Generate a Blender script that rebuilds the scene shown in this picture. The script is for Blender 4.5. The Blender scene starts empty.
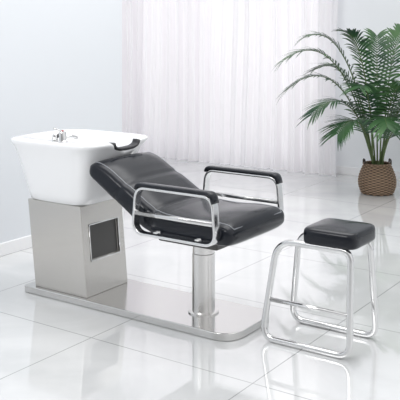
import bpy, bmesh, math, random
from mathutils import Vector, Matrix
random.seed(4)
sc = bpy.context.scene
col = sc.collection

# ---------------- materials ----------------
def mat(name, color=(.8,.8,.8), rough=.5, metal=0.0, spec=.5, coat=0.0):
    m = bpy.data.materials.new(name); m.use_nodes = True
    b = m.node_tree.nodes['Principled BSDF']
    b.inputs['Base Color'].default_value = (*color, 1)
    b.inputs['Roughness'].default_value = rough
    b.inputs['Metallic'].default_value = metal
    b.inputs['Specular IOR Level'].default_value = spec
    b.inputs['Coat Weight'].default_value = coat
    return m, m.node_tree, b

def noise_bump(nt, b, scale, strength, stretch=(1,1,1), dist=.01, detail=3):
    tc = nt.nodes.new('ShaderNodeTexCoord'); mp = nt.nodes.new('ShaderNodeMapping')
    mp.inputs['Scale'].default_value = stretch
    n = nt.nodes.new('ShaderNodeTexNoise'); n.inputs['Scale'].default_value = scale; n.inputs['Detail'].default_value = detail
    bp = nt.nodes.new('ShaderNodeBump'); bp.inputs['Strength'].default_value = strength; bp.inputs['Distance'].default_value = dist
    nt.links.new(tc.outputs['Object'], mp.inputs['Vector']); nt.links.new(mp.outputs[0], n.inputs['Vector'])
    nt.links.new(n.outputs['Fac'], bp.inputs['Height']); nt.links.new(bp.outputs[0], b.inputs['Normal'])
    return n, mp

M_floor, nt, b = mat('glossy_tile', rough=.05, spec=1.0, coat=.6)
b.inputs['Coat Roughness'].default_value=.03; b.inputs['Coat IOR'].default_value=1.6
tc = nt.nodes.new('ShaderNodeTexCoord'); mp = nt.nodes.new('ShaderNodeMapping')
mp.inputs['Location'].default_value = (-.074, .46, 0)
br = nt.nodes.new('ShaderNodeTexBrick'); br.offset = 0; br.squash = 1
br.inputs['Scale'].default_value = 1; br.inputs['Brick Width'].default_value = .8; br.inputs['Row Height'].default_value = .8
br.inputs['Mortar Size'].default_value = .0026; br.inputs['Mortar Smooth'].default_value = .2
n = nt.nodes.new('ShaderNodeTexNoise'); n.inputs['Scale'].default_value = 1.6; n.inputs['Detail'].default_value = 6; n.inputs['Distortion'].default_value = 1.2
cr = nt.nodes.new('ShaderNodeValToRGB')
cr.color_ramp.elements[0].position = .35; cr.color_ramp.elements[0].color = (.61,.62,.625,1)
cr.color_ramp.elements[1].position = .62; cr.color_ramp.elements[1].color = (.71,.718,.72,1)
br.inputs['Mortar'].default_value = (.34,.35,.35,1)
L = nt.links.new
L(tc.outputs['Object'], mp.inputs[0]); L(mp.outputs[0], br.inputs['Vector']); L(tc.outputs['Object'], n.inputs['Vector'])
L(n.outputs['Fac'], cr.inputs[0]); L(cr.outputs[0], br.inputs['Color1']); L(cr.outputs[0], br.inputs['Color2'])
L(br.outputs['Color'], b.inputs['Base Color'])

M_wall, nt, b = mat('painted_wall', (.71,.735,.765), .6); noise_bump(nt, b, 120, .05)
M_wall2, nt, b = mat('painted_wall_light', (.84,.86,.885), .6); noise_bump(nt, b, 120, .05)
M_base, nt, b = mat('baseboard_white', (.85,.85,.86), .35)
M_frame, nt, b = mat('window_frame', (.8,.8,.82), .4)
M_por, nt, b = mat('porcelain', (.87,.875,.885), .12, spec=.5, coat=.3)
M_steel, nt, b = mat('brushed_steel', (.62,.60,.57), .25, 1); noise_bump(nt, b, 30, .05, (.6,.6,30))
M_plate, nt, b = mat('polished_steel_plate', (.66,.655,.645), .14, 1); noise_bump(nt, b, 30, .02, (.6,20,1))
M_chrome, nt, b = mat('chrome', (.74,.74,.74), .12, 1); noise_bump(nt, b, 60, .01, dist=.001)
M_col, nt, b = mat('brushed_column', (.74,.73,.72), .24, 1); noise_bump(nt, b, 20, .03, (1,1,20), dist=.002)
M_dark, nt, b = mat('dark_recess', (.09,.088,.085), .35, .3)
M_leather, nt, b = mat('black_leather', (.004,.006,.011), .22, spec=.38); noise_bump(nt, b, 220, .08, dist=.001)
M_edge_hl, nt, b = mat('edge_highlight_grey', (.24,.25,.27), .35)  # grey that imitates the highlight along the cushion's top edges
M_rubber, nt, b = mat('black_rubber', (.02,.02,.023), .4)
M_red, nt, b = mat('tap_indicator', (.5,.05,.04), .4)

M_cur = bpy.data.materials.new('sheer_fabric'); M_cur.use_nodes = True; nt = M_cur.node_tree
for x in list(nt.nodes): nt.nodes.remove(x)
o = nt.nodes.new('ShaderNodeOutputMaterial'); d = nt.nodes.new('ShaderNodeBsdfDiffuse'); t = nt.nodes.new('ShaderNodeBsdfTranslucent'); tr = nt.nodes.new('ShaderNodeBsdfTransparent')
m1 = nt.nodes.new('ShaderNodeMixShader'); m2 = nt.nodes.new('ShaderNodeMixShader')
d.inputs[0].default_value = (.95,.935,.95,1); t.inputs[0].default_value = (.92,.90,.93,1)
nz = nt.nodes.new('ShaderNodeTexNoise'); nz.inputs['Scale'].default_value = 3
mr = nt.nodes.new('ShaderNodeMapRange'); mr.inputs['To Min'].default_value = .04; mr.inputs['To Max'].default_value = .12
nt.links.new(nz.outputs['Fac'], mr.inputs['Value']); nt.links.new(mr.outputs[0], m2.inputs[0])
m1.inputs[0].default_value = .36
nt.links.new(d.outputs[0], m1.inputs[1]); nt.links.new(t.outputs[0], m1.inputs[2])
nt.links.new(m1.outputs[0], m2.inputs[1]); nt.links.new(tr.outputs[0], m2.inputs[2]); nt.links.new(m2.outputs[0], o.inputs[0])

M_leaf, nt, b = mat('palm_leaf', (.05,.16,.05), .42)
n = nt.nodes.new('ShaderNodeTexNoise'); n.inputs['Scale'].default_value = 5
cr = nt.nodes.new('ShaderNodeValToRGB'); cr.color_ramp.elements[0].position=.35; cr.color_ramp.elements[0].color=(.015,.06,.028,1)
cr.color_ramp.elements[1].position=.7; cr.color_ramp.elements[1].color=(.08,.18,.06,1)
nt.links.new(n.outputs['Fac'], cr.inputs[0]); nt.links.new(cr.outputs[0], b.inputs['Base Color'])
M_stem, nt, b = mat('palm_stem', (.10,.15,.05), .5)
M_wick, nt, b = mat('wicker', (.3,.2,.12), .7)
at = nt.nodes.new('ShaderNodeAttribute'); at.attribute_name = 'weave'
cr = nt.nodes.new('ShaderNodeValToRGB'); cr.color_ramp.elements[0].color=(.03,.02,.014,1); cr.color_ramp.elements[1].color=(.33,.22,.14,1)
nt.links.new(at.outputs['Fac'], cr.inputs[0]); nt.links.new(cr.outputs[0], b.inputs['Base Color'])
M_soil, nt, b = mat('soil', (.05,.035,.025), .9)

# ---------------- helpers ----------------
def obj(name, verts, faces, m, parent=None, smooth=True, bevel=0, seg=3, sub=0):
    me = bpy.data.meshes.new(name); me.from_pydata([tuple(v) for v in verts], [], faces)
    bm = bmesh.new(); bm.from_mesh(me); bmesh.ops.recalc_face_normals(bm, faces=bm.faces); bm.to_mesh(me); bm.free()
    me.materials.append(m)
    ob = bpy.data.objects.new(name, me); col.objects.link(ob)
    for p in me.polygons: p.use_smooth = smooth
    if bevel:
        md = ob.modifiers.new('b','BEVEL'); md.width = bevel; md.segments = seg; md.limit_method='ANGLE'; md.harden_normals = True
    if parent:
        ob.parent = parent; ob.matrix_parent_inverse = Matrix.Translation(-parent.location)
    return ob
def empty(name, loc):
    e = bpy.data.objects.new(name, None); e.location = loc; col.objects.link(e); return e
def box(name, x0,x1,y0,y1,z0,z1, m, parent=None, bevel=0, seg=3):
    v=[(x,y,z) for x in (x0,x1) for y in (y0,y1) for z in (z0,z1)]
    f=[(0,1,3,2),(4,6,7,5),(0,4,5,1),(2,3,7,6),(0,2,6,4),(1,5,7,3)]
    return obj(name,v,f,m,parent,smooth=bool(bevel),bevel=bevel,seg=seg)
def lathe(name, prof, c, m, parent=None, n=40):
    v=[];f=[]
    for r,z in prof:
        for i in range(n):
            a=2*math.pi*i/n; v.append((c[0]+r*math.cos(a), c[1]+r*math.sin(a), c[2]+z))
    for k in range(len(prof)-1):
        for i in range(n):
            j=(i+1)%n; f.append((k*n+i,k*n+j,(k+1)*n+j,(k+1)*n+i))
    f.append(tuple(range(n))); f.append(tuple((len(prof)-1)*n+i for i in range(n)))
    ob=obj(name,v,f,m,parent)
    ob.data.set_sharp_from_angle(angle=math.radians(40))
    return ob
def round_poly(pts, r, closed=True, seg=8):
    out=[]; n=len(pts)
    for i,p in enumerate(pts):
        p=Vector(p)
        if not closed and i in (0,n-1): out.append(p); continue
        a=Vector(pts[(i-1)%n]); b_=Vector(pts[(i+1)%n])
        rr = r[i] if isinstance(r,(list,tuple)) else r
        d1=(a-p).normalized(); d2=(b_-p).normalized()
        ang=d1.angle(d2); t=min(rr/math.tan(ang/2), (a-p).length*.49, (b_-p).length*.49)
        s=p+d1*t; e=p+d2*t
        for k in range(seg+1):
            u=k/seg; out.append(s*(1-u)**2+p*2*u*(1-u)+e*u*u)
    return out
def sweep(name, pts, prof, up, m, parent=None, closed=True):
    up=Vector(up); n=len(pts); k=len(prof); v=[]; f=[]
    for i,p in enumerate(pts):
        if closed: t=pts[(i+1)%n]-pts[i-1]
        else: t=pts[min(i+1,n-1)]-pts[max(i-1,0)]
        t.normalize(); s=t.cross(up).normalized(); u=s.cross(t).normalized()
        for a,bb in prof: v.append(p+s*a+u*bb)
    for i in range(n if closed else n-1):
        j=(i+1)%n
        for q in range(k):
            w=(q+1)%k; f.append((i*k+q,i*k+w,j*k+w,j*k+q))
    if not closed: f.append(tuple(range(k))); f.append(tuple((n-1)*k+q for q in range(k)))
    return obj(name,v,f,m,parent)
def circ(r,n=14): return [(r*math.cos(2*math.pi*i/n), r*math.sin(2*math.pi*i/n)) for i in range(n)]
def rrect(a,b_,e=4,n=24):
    o=[]
    for i in range(n):
        t=2*math.pi*i/n; c,s=math.cos(t),math.sin(t)
        o.append((a*math.copysign(abs(c)**(2/e),c), b_*math.copysign(abs(s)**(2/e),s)))
    return o
def interp(tab, x):
    if x<=tab[0][0]: return tab[0][1]
    for i in range(len(tab)-1):
        if x<=tab[i+1][0]:
            u=(x-tab[i][0])/(tab[i+1][0]-tab[i][0])
            p0=tab[max(i-1,0)][1];p1=tab[i][1];p2=tab[i+1][1];p3=tab[min(i+2,len(tab)-1)][1]
            return .5*(2*p1+(p2-p0)*u+(2*p0-5*p1+4*p2-p3)*u*u+(3*p1-p0-3*p2+p3)*u**3)
    return tab[-1][1]

# ---------------- room ----------------
YB=3.86
box('floor', -4.4,5,-5,4.1,-.1,0, M_floor)
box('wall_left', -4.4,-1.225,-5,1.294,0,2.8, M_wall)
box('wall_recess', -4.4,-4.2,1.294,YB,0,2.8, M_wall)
wx0,wx1,wz0,wz1=-3.9,-.95,.12,2.45
def wallback():
    v=[];f=[]
    def addb(x0,x1,z0,z1):
        o=len(v)
        for x in (x0,x1):
            for y in (YB,YB+.2):
                for z in (z0,z1): v.append((x,y,z))
        for q in [(0,1,3,2),(4,6,7,5),(0,4,5,1),(2,3,7,6),(0,2,6,4),(1,5,7,3)]: f.append(tuple(o+i for i in q))
    addb(-4.4,wx0,0,2.8); addb(wx1,5,0,2.8); addb(wx0,wx1,0,wz0); addb(wx0,wx1,wz1,2.8)
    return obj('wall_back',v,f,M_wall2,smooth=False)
wallback()
box('baseboard_left', -1.225,-1.211,-5,1.294,0,.075, M_base, bevel=.004)
box('baseboard_back', -.80,5,YB-.014,YB,0,.075, M_base, bevel=.004)
we=empty('window_1',(wx0,YB+.1,0))
nm=4
for i in range(nm+1):
    x=wx0+(wx1-wx0-.05)*i/nm
    box('mullion_%d'%i, x,x+.05,YB+.08,YB+.13,wz0,wz1,M_frame,we)
box('rail_bottom',wx0,wx1,YB+.08,YB+.13,wz0,wz0+.05,M_frame,we)
box('rail_top',wx0,wx1,YB+.08,YB+.13,wz1-.05,wz1,M_frame,we)

def curtain(x0,x1,y,amp,wl,ztop,seed,nx,flare=0.0):
    rnd=random.Random(seed); ph=[rnd.uniform(0,6.28) for _ in range(6)]
    v=[];f=[]; nz_=14
    for k in range(nz_+1):
        z=.006+(ztop-.006)*k/nz_
        for i in range(nx+1):
            x=x0+(x1-x0)*i/nx
            w=2*math.pi/wl
            s=math.sin(w*x+1.6*math.sin(x*3.7+ph[0])+.25*math.sin(z*1.5+ph[3]+x))
            s+=.45*math.sin(2.3*w*x+ph[1]+.5*math.sin(z*2+ph[2]))
            dx=.012*math.sin(z*2.2+x*5+ph[4])
            a=amp*(1-.15*z/ztop)*(.45+.55*math.sin(x*2.6+ph[5])**2)
            v.append((x+dx,y+a*s*.7-flare*(1-z/ztop)**3,z))
    for k in range(nz_):
        for i in range(nx):
            a=k*(nx+1)+i; f.append((a,a+1,a+nx+2,a+nx+1))
    return v,f
ce=empty('sheer_curtain',(-2.2,YB-.12,0))
v,f=curtain(-4.15,-2.95,YB-.13,.055,.11,2.62,3,420,.03); obj('curtain_panel_1',v,f,M_cur,ce)
v,f=curtain(-3.00,-.72,YB-.13,.060,.145,2.62,8,640,.03); obj('curtain_panel_2',v,f,M_cur,ce)
sweep('curtain_rod',[Vector((-4.19,YB-.13,2.64)),Vector((-.6,YB-.13,2.64))],circ(.014),(0,0,1),M_chrome,ce,closed=False)

# ---------------- shampoo chair ----------------
ch=empty('salon_shampoo_chair',(0,0,0))
pl=round_poly([(-.625,-.19,0),(.613,-.19,0),(.613,.19,0),(-.625,.19,0)],[.02,.11,.11,.02])
n=len(pl); v=[(p.x,p.y,.001) for p in pl]+[(p.x,p.y,.034) for p in pl]
f=[tuple(range(n)),tuple(range(n,2*n))]+[(i,(i+1)%n,n+(i+1)%n,n+i) for i in range(n)]
obj('base_plate',v,f,M_plate,ch,bevel=.004,seg=2)

b0=[(-.565,-.165),(-.220,-.165),(-.220,.140),(-.565,.140)]
t0=[(-.620,-.165),(-.262,-.165),(-.262,.140),(-.620,.140)]
v=[(x,y,.034) for x,y in b0]+[(x,y,.465) for x,y in t0]
def P(u,w,d=0): return (-.220-.042*w-d, -.165+.305*u, .034+.431*w)
rec=[(.16,.38),(.86,.38),(.86,.78),(.16,.78)]
v+=[P(u,w) for u,w in rec]; v+=[P(u,w,.012) for u,w in rec]
f=[(0,3,2,1),(4,5,6,7),(0,1,5,4),(2,3,7,6),(3,0,4,7),
   (1,2,9,8),(2,6,10,9),(6,5,11,10),(5,1,8,11),
   (8,9,13,12),(9,10,14,13),(10,11,15,14),(11,8,12,15),(12,13,14,15)]
obj('pedestal',v,f,M_steel,ch,smooth=False,bevel=.003,seg=2)
fr=[Vector(P(u,w,-.001)) for u,w in rec]
sweep('recess_frame',fr,rrect(.004,.003),(1,0,0),M_chrome,ch)
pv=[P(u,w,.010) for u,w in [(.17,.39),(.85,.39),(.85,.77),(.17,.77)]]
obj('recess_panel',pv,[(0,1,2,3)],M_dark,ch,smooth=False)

def basin():
    lv=[
     (.462,-.615,-.265,-.155,.135,4.5),(.472,-.635,-.235,-.178,.155,4.5),(.51,-.645,-.224,-.188,.168,4.5),(.57,-.659,-.206,-.202,.188,4.5),
     (.64,-.677,-.184,-.219,.213,4.5),(.69,-.692,-.168,-.232,.233,4.5),(.725,-.704,-.152,-.243,.248,4.5),(.747,-.714,-.136,-.252,.258,4.7),
     (.760,-.719,-.126,-.256,.263,5),(.770,-.718,-.126,-.254,.261,5),(.775,-.709,-.134,-.247,.254,5),
     (.774,-.690,-.156,-.165,.235,4.2),(.764,-.680,-.166,-.155,.227,4),(.72,-.665,-.180,-.148,.218,4),(.64,-.64,-.215,-.125,.190,3.4),(.57,-.58,-.28,-.085,.140,2.8),(.55,-.48,-.36,-.02,.06,2)]
    n=128; v=[];f=[]
    for z,x0,x1,y0,y1,e in lv:
        cx,cy=(x0+x1)/2,(y0+y1)/2; hx,hy=(x1-x0)/2,(y1-y0)/2
        for i in range(n):
            t=2*math.pi*i/n; c,s=math.cos(t),math.sin(t)
            x=cx+hx*math.copysign(abs(c)**(2/e),c); y=cy+hy*math.copysign(abs(s)**(2/e),s)
            side=max(0,min(1,(x+.32)/.10)); k=max(0,min(1,(z-.60)/.16))
            zz=z-.045*math.exp(-((y-.02)/.085)**4)*side*k
            v.append((x,y,zz))
    for k in range(len(lv)-1):
        for i in range(n):
            j=(i+1)%n; f.append((k*n+i,k*n+j,(k+1)*n+j,(k+1)*n+i))
    f.append(tuple(range(n))); f.append(tuple((len(lv)-1)*n+i for i in range(n)))
    return obj('basin',v,f,M_por,ch)
basin()
nr=[Vector(p) for p in [(-.142,-.075,.769),(-.142,-.065,.747),(-.142,-.03,.737),(-.142,.02,.735),(-.142,.07,.737),(-.142,.105,.747),(-.142,.115,.769)]]
sweep('neck_rest',round_poly(nr,.05,False),rrect(.009,.022,3),(1,0,0),M_rubber,ch,closed=False)
fx,fy=-.345,-.20
lathe('tap_body',[(.024,0),(.024,.006),(.018,.01),(.018,.045),(.015,.052),(.006,.055)],(fx,fy,.773),M_chrome,ch)
sweep('tap_spout',round_poly([(fx,fy,.79),(fx+.005,fy+.05,.80),(fx+.01,fy+.09,.785)],.03,False),circ(.009),(0,0,1),M_chrome,ch,closed=False)
sweep('tap_lever',[Vector((fx,fy,.822)),Vector((fx-.015,fy-.02,.836)),Vector((fx-.03,fy-.035,.842))],rrect(.008,.004),(0,0,1),M_chrome,ch,closed=False)
lathe('shower_holder',[(.016,0),(.016,.012),(.012,.018),(.012,.032),(.008,.036)],(fx-.055,fy+.003,.773),M_chrome,ch)
sweep('shower_head',[Vector((fx-.055,fy+.003,.79)),Vector((fx-.05,fy+.03,.802)),Vector((fx-.045,fy+.05,.798))],circ(.009),(0,0,1),M_rubber,ch,closed=False)
lathe('tap_indicator',[(.006,0),(.006,.004)],(fx,fy,.827),M_red,ch,n=16)

cx_=.340
lathe('column_flange',[(.070,0),(.070,.006),(.058,.010)],(cx_,0,.0335),M_col,ch,n=48)
lathe('column',[(.052,0),(.052,.26),(.050,.262),(.050,.36)],(cx_,0,.042),M_col,ch,n=48)
box('seat_bracket',.18,.50,-.13,.13,.36,.402,M_dark,ch,bevel=.008)
sweep('arm_crossbar_1',[Vector((.26,-.262,.425)),Vector((.26,.262,.425))],rrect(.010,.010),(0,0,1),M_chrome,ch,False)
sweep('arm_crossbar_2',[Vector((.48,-.262,.425)),Vector((.48,.262,.425))],rrect(.010,.010),(0,0,1),M_chrome,ch,False)

TOP=[(-.17,.700),(-.12,.703),(-.06,.684),(0,.650),(.035,.630),(.10,.596),(.17,.554),(.225,.525),(.28,.512),(.40,.506),(.52,.512),(.60,.508),(.64,.497)]
BOT=[(-.17,.632),(-.12,.598),(-.06,.558),(0,.521),(.035,.500),(.10,.460),(.17,.417),(.225,.400),(.28,.394),(.40,.396),(.52,.402),(.60,.408),(.64,.412)]
CREASE=[(.022,.005,.012),(.205,.006,.012)]
edgeHlL=[];edgeHlR=[]
def cushion(name,x0,x1,hw0,hw1,r=.035,e=5):
    ds=[0,.003,.009,.018,.028,.04]; N=120
    L_=x1-x0; st=ds[:]+[.04+(L_-.08)*i/N for i in range(1,N)]+[L_-d for d in reversed(ds)]
    n=56; v=[];f=[]
    for s in st:
        x=x0+s; zt=interp(TOP,x); zb=interp(BOT,x)
        cd=sum(dp*math.exp(-((x-c)/w)**2) for c,dp,w in CREASE)
        d=min(s,L_-s); q=math.sqrt(max(0,1-(1-min(d/r,1))**2)); sh=r*(1-q)
        h=(zt-zb)/2-sh*.95; hw=hw0+(hw1-hw0)*s/L_-sh-cd*.5
        zc=(zt+zb)/2
        slope=(interp(TOP,x+.04)-interp(TOP,x-.04)+interp(BOT,x+.04)-interp(BOT,x-.04))/.16
        ax=Vector((-slope,0,1)).normalized(); cs=math.cos(math.atan(slope))
        for i in range(n):
            t=2*math.pi*i/n; c,sn=math.cos(t),math.sin(t)
            yy=hw*math.copysign(abs(c)**(2/e),c); hh=h*math.copysign(abs(sn)**(2/e),sn)
            if hh>0: hh+= (.010*min(1,d/.05)*(1-(yy/hw)**2) - cd)*(hh/h)
            p=Vector((x,yy,zc))+ax*hh*cs
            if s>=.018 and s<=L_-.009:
                if i==7: edgeHlL.append(p)
                if i==21: edgeHlR.append(p)
            v.append(p)
    K=len(st)
    for k in range(K-1):
        for i in range(n):
            j=(i+1)%n; f.append((k*n+i,k*n+j,(k+1)*n+j,(k+1)*n+i))
    f.append(tuple(range(n))); f.append(tuple((K-1)*n+i for i in range(n)))
    return obj(name,v,f,M_leather,ch)
cushion('seat_and_back_cushion',-.168,.638,.222,.242,.032)
sweep('edge_highlight_1',edgeHlL,circ(.0026,8),(0,0,1),M_edge_hl,ch,False)  # thin cord added to draw the edge highlight as geometry
sweep('edge_highlight_2',edgeHlR,circ(.0026,8),(0,0,1),M_edge_hl,ch,False)
sweep('edge_highlight_3',[edgeHlL[-1],(edgeHlL[-1]+edgeHlR[-1])/2,edgeHlR[-1]],circ(.0026,8),(0,0,1),M_edge_hl,ch,False)

for i,y in enumerate((-.272,.272)):
    lp=round_poly([(.160,y,.425),(.594,y,.425),(.578,y,.626),(.178,y,.626)],.055)
    sweep('armrest_frame_%d'%(i+1),lp,rrect(.006,.020,8),(0,1,0),M_chrome,ch)
    bar=[Vector((.166,y,.512)),Vector((.586,y,.512))]
    sweep('armrest_bar_%d'%(i+1),bar,rrect(.008,.012,8),(0,1,0),M_chrome,ch,False)
    pad=round_poly([(.178,y,.60),(.180,y,.638),(.572,y,.638),(.583,y,.600)],[0,.035,.045,0],False)
    sweep('armrest_pad_%d'%(i+1),pad[1:],rrect(.010,.024,3),(0,1,0),M_leather,ch,False)

# ---------------- footstool ----------------
fs=empty('footstool',(.93,.07,0))
for i,y in enumerate((-.065,.205)):
    yt=(-.040,.160)[i]
    pts=[(.685,y,.0125),(1.085,y,.0125),(1.078,yt,.425),(.745,yt,.425)]
    lp=round_poly(pts,[.055,.055,.04,.10],True)
    sweep('frame_loop_%d'%(i+1),lp,rrect(.0125,.0125,3),(0,1,0),M_chrome,fs)
y=-.065; ym=y+.025*.42
sweep('foot_rail',[Vector((.715,ym,.175)),Vector((1.083,ym,.175))],circ(.009),(0,1,0),M_chrome,fs,False)
sweep('cross_rail_1',[Vector((.90,-.035,.425)),Vector((.90,.155,.425))],circ(.008),(0,0,1),M_chrome,fs,False)
sweep('cross_rail_2',[Vector((1.02,-.035,.425)),Vector((1.02,.155,.425))],circ(.008),(0,0,1),M_chrome,fs,False)
def pillow(name,x0,x1,y0,y1,z0,z1,crown,m,parent):
    cx,cy=(x0+x1)/2,(y0+y1)/2; hx,hy=(x1-x0)/2,(y1-y0)/2; n=64; v=[];f=[]
    lv=[(0,.96),(.08,.99),(.2,1),(.6,1),(.8,.99),(.93,.965),(1,.92),(1.0,.8),(1.0,.5),(1.0,.2)]
    for u,s in lv:
        for i in range(n):
            t=2*math.pi*i/n; c,sn=math.cos(t),math.sin(t); e=7
            X=hx*s*math.copysign(abs(c)**(2/e),c); Y=hy*s*math.copysign(abs(sn)**(2/e),sn)
            z=z0+(z1-z0)*u + (crown*(1-(s/.92)**2) if u>=1 else 0)
            v.append((cx+X,cy+Y,z))
    for k in range(len(lv)-1):
        for i in range(n):
            j=(i+1)%n; f.append((k*n+i,k*n+j,(k+1)*n+j,(k+1)*n+i))
    f.append(tuple(range(n))); f.append(tuple((len(lv)-1)*n+i for i in range(n)))
    return obj(name,v,f,m,parent)
pillow('seat_pad',.865,1.105,-.065,.185,.437,.498,.012,M_leather,fs)

# ---------------- palm ----------------
bx,by=-.134,3.2
R=Vector((.824,.566,0)); F=Vector((-.566,.824,0))
pp=empty('potted_palm',(bx,by,0))
n=112; rows=22; v=[];f=[];wv=[]
def brad(u): return .105+.045*math.sin(math.pi*min(1,(u*.88+.12))**.9)
sub=3
for k in range(rows*sub+1):
    u=k/(rows*sub); row=k//sub; z=.004+.235*u
    for i in range(n):
        a=2*math.pi*i/n
        w=math.cos(14*a+math.pi*(row%2)); rr=abs(math.sin(math.pi*k/sub+.3))
        r=brad(u)+.006*w*(.5+.5*rr)
        v.append((bx+r*math.cos(a),by+r*math.sin(a),z)); wv.append(max(0,min(1,.5+.5*w*(.4+.6*rr))))
K=rows*sub
for k in range(K):
    for i in range(n):
        j=(i+1)%n; f.append((k*n+i,k*n+j,(k+1)*n+j,(k+1)*n+i))
f.append(tuple(range(n)))
bk=obj('basket',v,f,M_wick,pp)
at=bk.data.attributes.new('weave','FLOAT','POINT')
for i,w in enumerate(wv): at.data[i].value=w
rim=[Vector((bx+brad(1)*math.cos(2*math.pi*i/48),by+brad(1)*math.sin(2*math.pi*i/48),.24)) for i in range(48)]
rm=sweep('basket_rim',rim,circ(.009),(0,0,1),M_wick,pp)
at=rm.data.attributes.new('weave','FLOAT','POINT')
for i in range(len(rm.data.vertices)): at.data[i].value=.5+.4*math.sin(i*.7)
for s in (-1,1):
    c=Vector((bx,by,.235))+R*s*brad(1)
    hp=[c-F*.035, c-F*.03+Vector((0,0,.04)), c+F*.03+Vector((0,0,.04)), c+F*.035]
    sweep('basket_handle_%d'%(1 if s<0 else 2),round_poly(hp,.02,False),circ(.006),R,M_wick,pp,False)
lathe('soil',[(.112,0),(.109,.006)],(bx,by,.205),M_soil,pp)
lv_=[];lf=[]; sv=[];sf=[]
def frond(Lx,dp,zt,zc,seed,npair=27,ll=.24):
    rnd=random.Random(seed)
    base=Vector((bx,by,.2))+R*(.04*math.copysign(1,Lx)*rnd.random())+F*rnd.uniform(-.03,.03)
    tip=Vector((bx,by,zt))+R*Lx+F*dp
    ctl=Vector((bx,by,zc))+R*Lx*.38+F*dp*.38
    B=lambda t: base*(1-t)**2+ctl*2*t*(1-t)+tip*t*t
    ns=16; k=6; o=len(sv)
    for i in range(ns+1):
        t=i/ns; p=B(t); tg=(B(min(1,t+.02))-B(max(0,t-.02))).normalized()
        s=tg.cross(Vector((0,0,1))); s=s.normalized() if s.length>1e-4 else R.copy(); u=s.cross(tg)
        r=.0055*(1-t)+.0015
        for q in range(k):
            a=2*math.pi*q/k; sv.append(p+s*r*math.cos(a)+u*r*math.sin(a))
    for i in range(ns):
        for q in range(k):
            w=(q+1)%k; sf.append((o+i*k+q,o+i*k+w,o+(i+1)*k+w,o+(i+1)*k+q))
    for i in range(npair):
        t=.32+.68*i/(npair-1)
        p=B(t); tg=(B(min(1,t+.02))-B(max(0,t-.02))).normalized()
        s=tg.cross(Vector((0,0,1))); s=s.normalized() if s.length>1e-4 else R.copy(); u=s.cross(tg)
        ln=ll*(.42+.58*math.sin(math.pi*min(1,(t-.24)/.85)))*rnd.uniform(.88,1.1)
        fw=.35+.8*(t-.3)/.7
        for sd in (-1,1):
            d=(s*sd+tg*fw+u*.22).normalized()
            nrm=d.cross(tg).normalized(); wd=d.cross(nrm).normalized()
            w=.0085*rnd.uniform(.85,1.15)
            o=len(lv_); m_=6
            droop=rnd.uniform(.18,.45)
            for j in range(m_+1):
                q=j/m_; c=p+d*ln*q+Vector((0,0,-1))*ln*droop*q*q
                ww=w*math.sin(math.pi*min(1,.12+q*.88))**.7 if q<1 else 0.0005
                lv_.append(c+wd*ww); lv_.append(c+nrm*.15*ww); lv_.append(c-wd*ww)
            for j in range(m_):
                a=o+j*3; lf.append((a,a+1,a+4,a+3)); lf.append((a+1,a+2,a+5,a+4))
FR=[(-.76,-.05,1.08,1.44),(-.56,.05,1.27,1.42),(-.26,-.1,1.30,1.25),(.02,.1,1.27,.95),
    (.22,.1,1.32,1.1),(.50,-.1,1.10,1.3),(-.72,.05,.84,1.24),(-.55,-.2,.66,1.00),(-.36,-.25,.52,.80),
    (.35,-.25,.70,.95),(.6,.1,.75,1.05),(-.20,-.3,.88,.98),(.18,-.3,.88,1.0),(.0,-.35,.58,.80),
    (-.46,.2,1.00,1.18),(.22,-.35,.50,.72)]
for i,a in enumerate(FR): frond(*a,seed=i+11)
obj('palm_leaves',lv_,lf,M_leaf,pp); obj('palm_stems',sv,sf,M_stem,pp)

# ---------------- lights / world ----------------
w=bpy.data.worlds.new('studio_sky'); sc.world=w; w.use_nodes=True; nt=w.node_tree
bg=nt.nodes['Background']; tc=nt.nodes.new('ShaderNodeTexCoord')
cr=nt.nodes.new('ShaderNodeValToRGB'); mr=nt.nodes.new('ShaderNodeMapRange')
mr.inputs['From Min'].default_value=-1; mr.inputs['From Max'].default_value=1
e=cr.color_ramp.elements
e[0].position=0; e[0].color=(.30,.31,.32,1); e[1].position=1; e[1].color=(1,1,1.01,1)
a=e.new(.45); a.color=(.42,.425,.43,1); a=e.new(.62); a.color=(.92,.925,.935,1)
vm=nt.nodes.new('ShaderNodeVectorMath'); vm.operation='DOT_PRODUCT'; vm.inputs[1].default_value=(.25,.45,.85)
nt.links.new(tc.outputs['Generated'],vm.inputs[0]); nt.links.new(vm.outputs['Value'],mr.inputs['Value'])
nt.links.new(mr.outputs[0],cr.inputs[0]); nt.links.new(cr.outputs[0],bg.inputs[0]); bg.inputs[1].default_value=1.05
def area(name,loc,target,size,power,colr=(1,1,1)):
    l=bpy.data.lights.new(name,'AREA'); l.shape='RECTANGLE'; l.size=size[0]; l.size_y=size[1]; l.energy=power; l.color=colr
    ob=bpy.data.objects.new(name,l); ob.location=loc; col.objects.link(ob)
    ob.rotation_euler=(Vector(target)-Vector(loc)).to_track_quat('-Z','Y').to_euler()
area('fill_overhead',(.4,.9,3.1),(0,.9,0),(2.5,2.5),55)  # unseen area light added above for fill and shaping
area('fill_front',(-.2,-3.6,2.8),(0,.5,.4),(1.8,1.4),50)  # added fill light towards the front, out of view
area('window_daylight',(-2.3,YB+.9,1.6),(-2.0,1,.6),(2.8,2.2),27,(1,.99,.98))

# ---------------- camera ----------------
cam=bpy.data.cameras.new('camera'); co=bpy.data.objects.new('camera',cam); col.objects.link(co)
co.location=(2.425,-3.063,1.3); co.rotation_euler=(math.radians(90),0,math.atan2(.566,.824))
cam.sensor_width=36; cam.lens=815/400*36; cam.shift_y=-167/400; cam.clip_end=60
sc.camera=co
sc.view_settings.view_transform='Standard'; sc.view_settings.look='None'
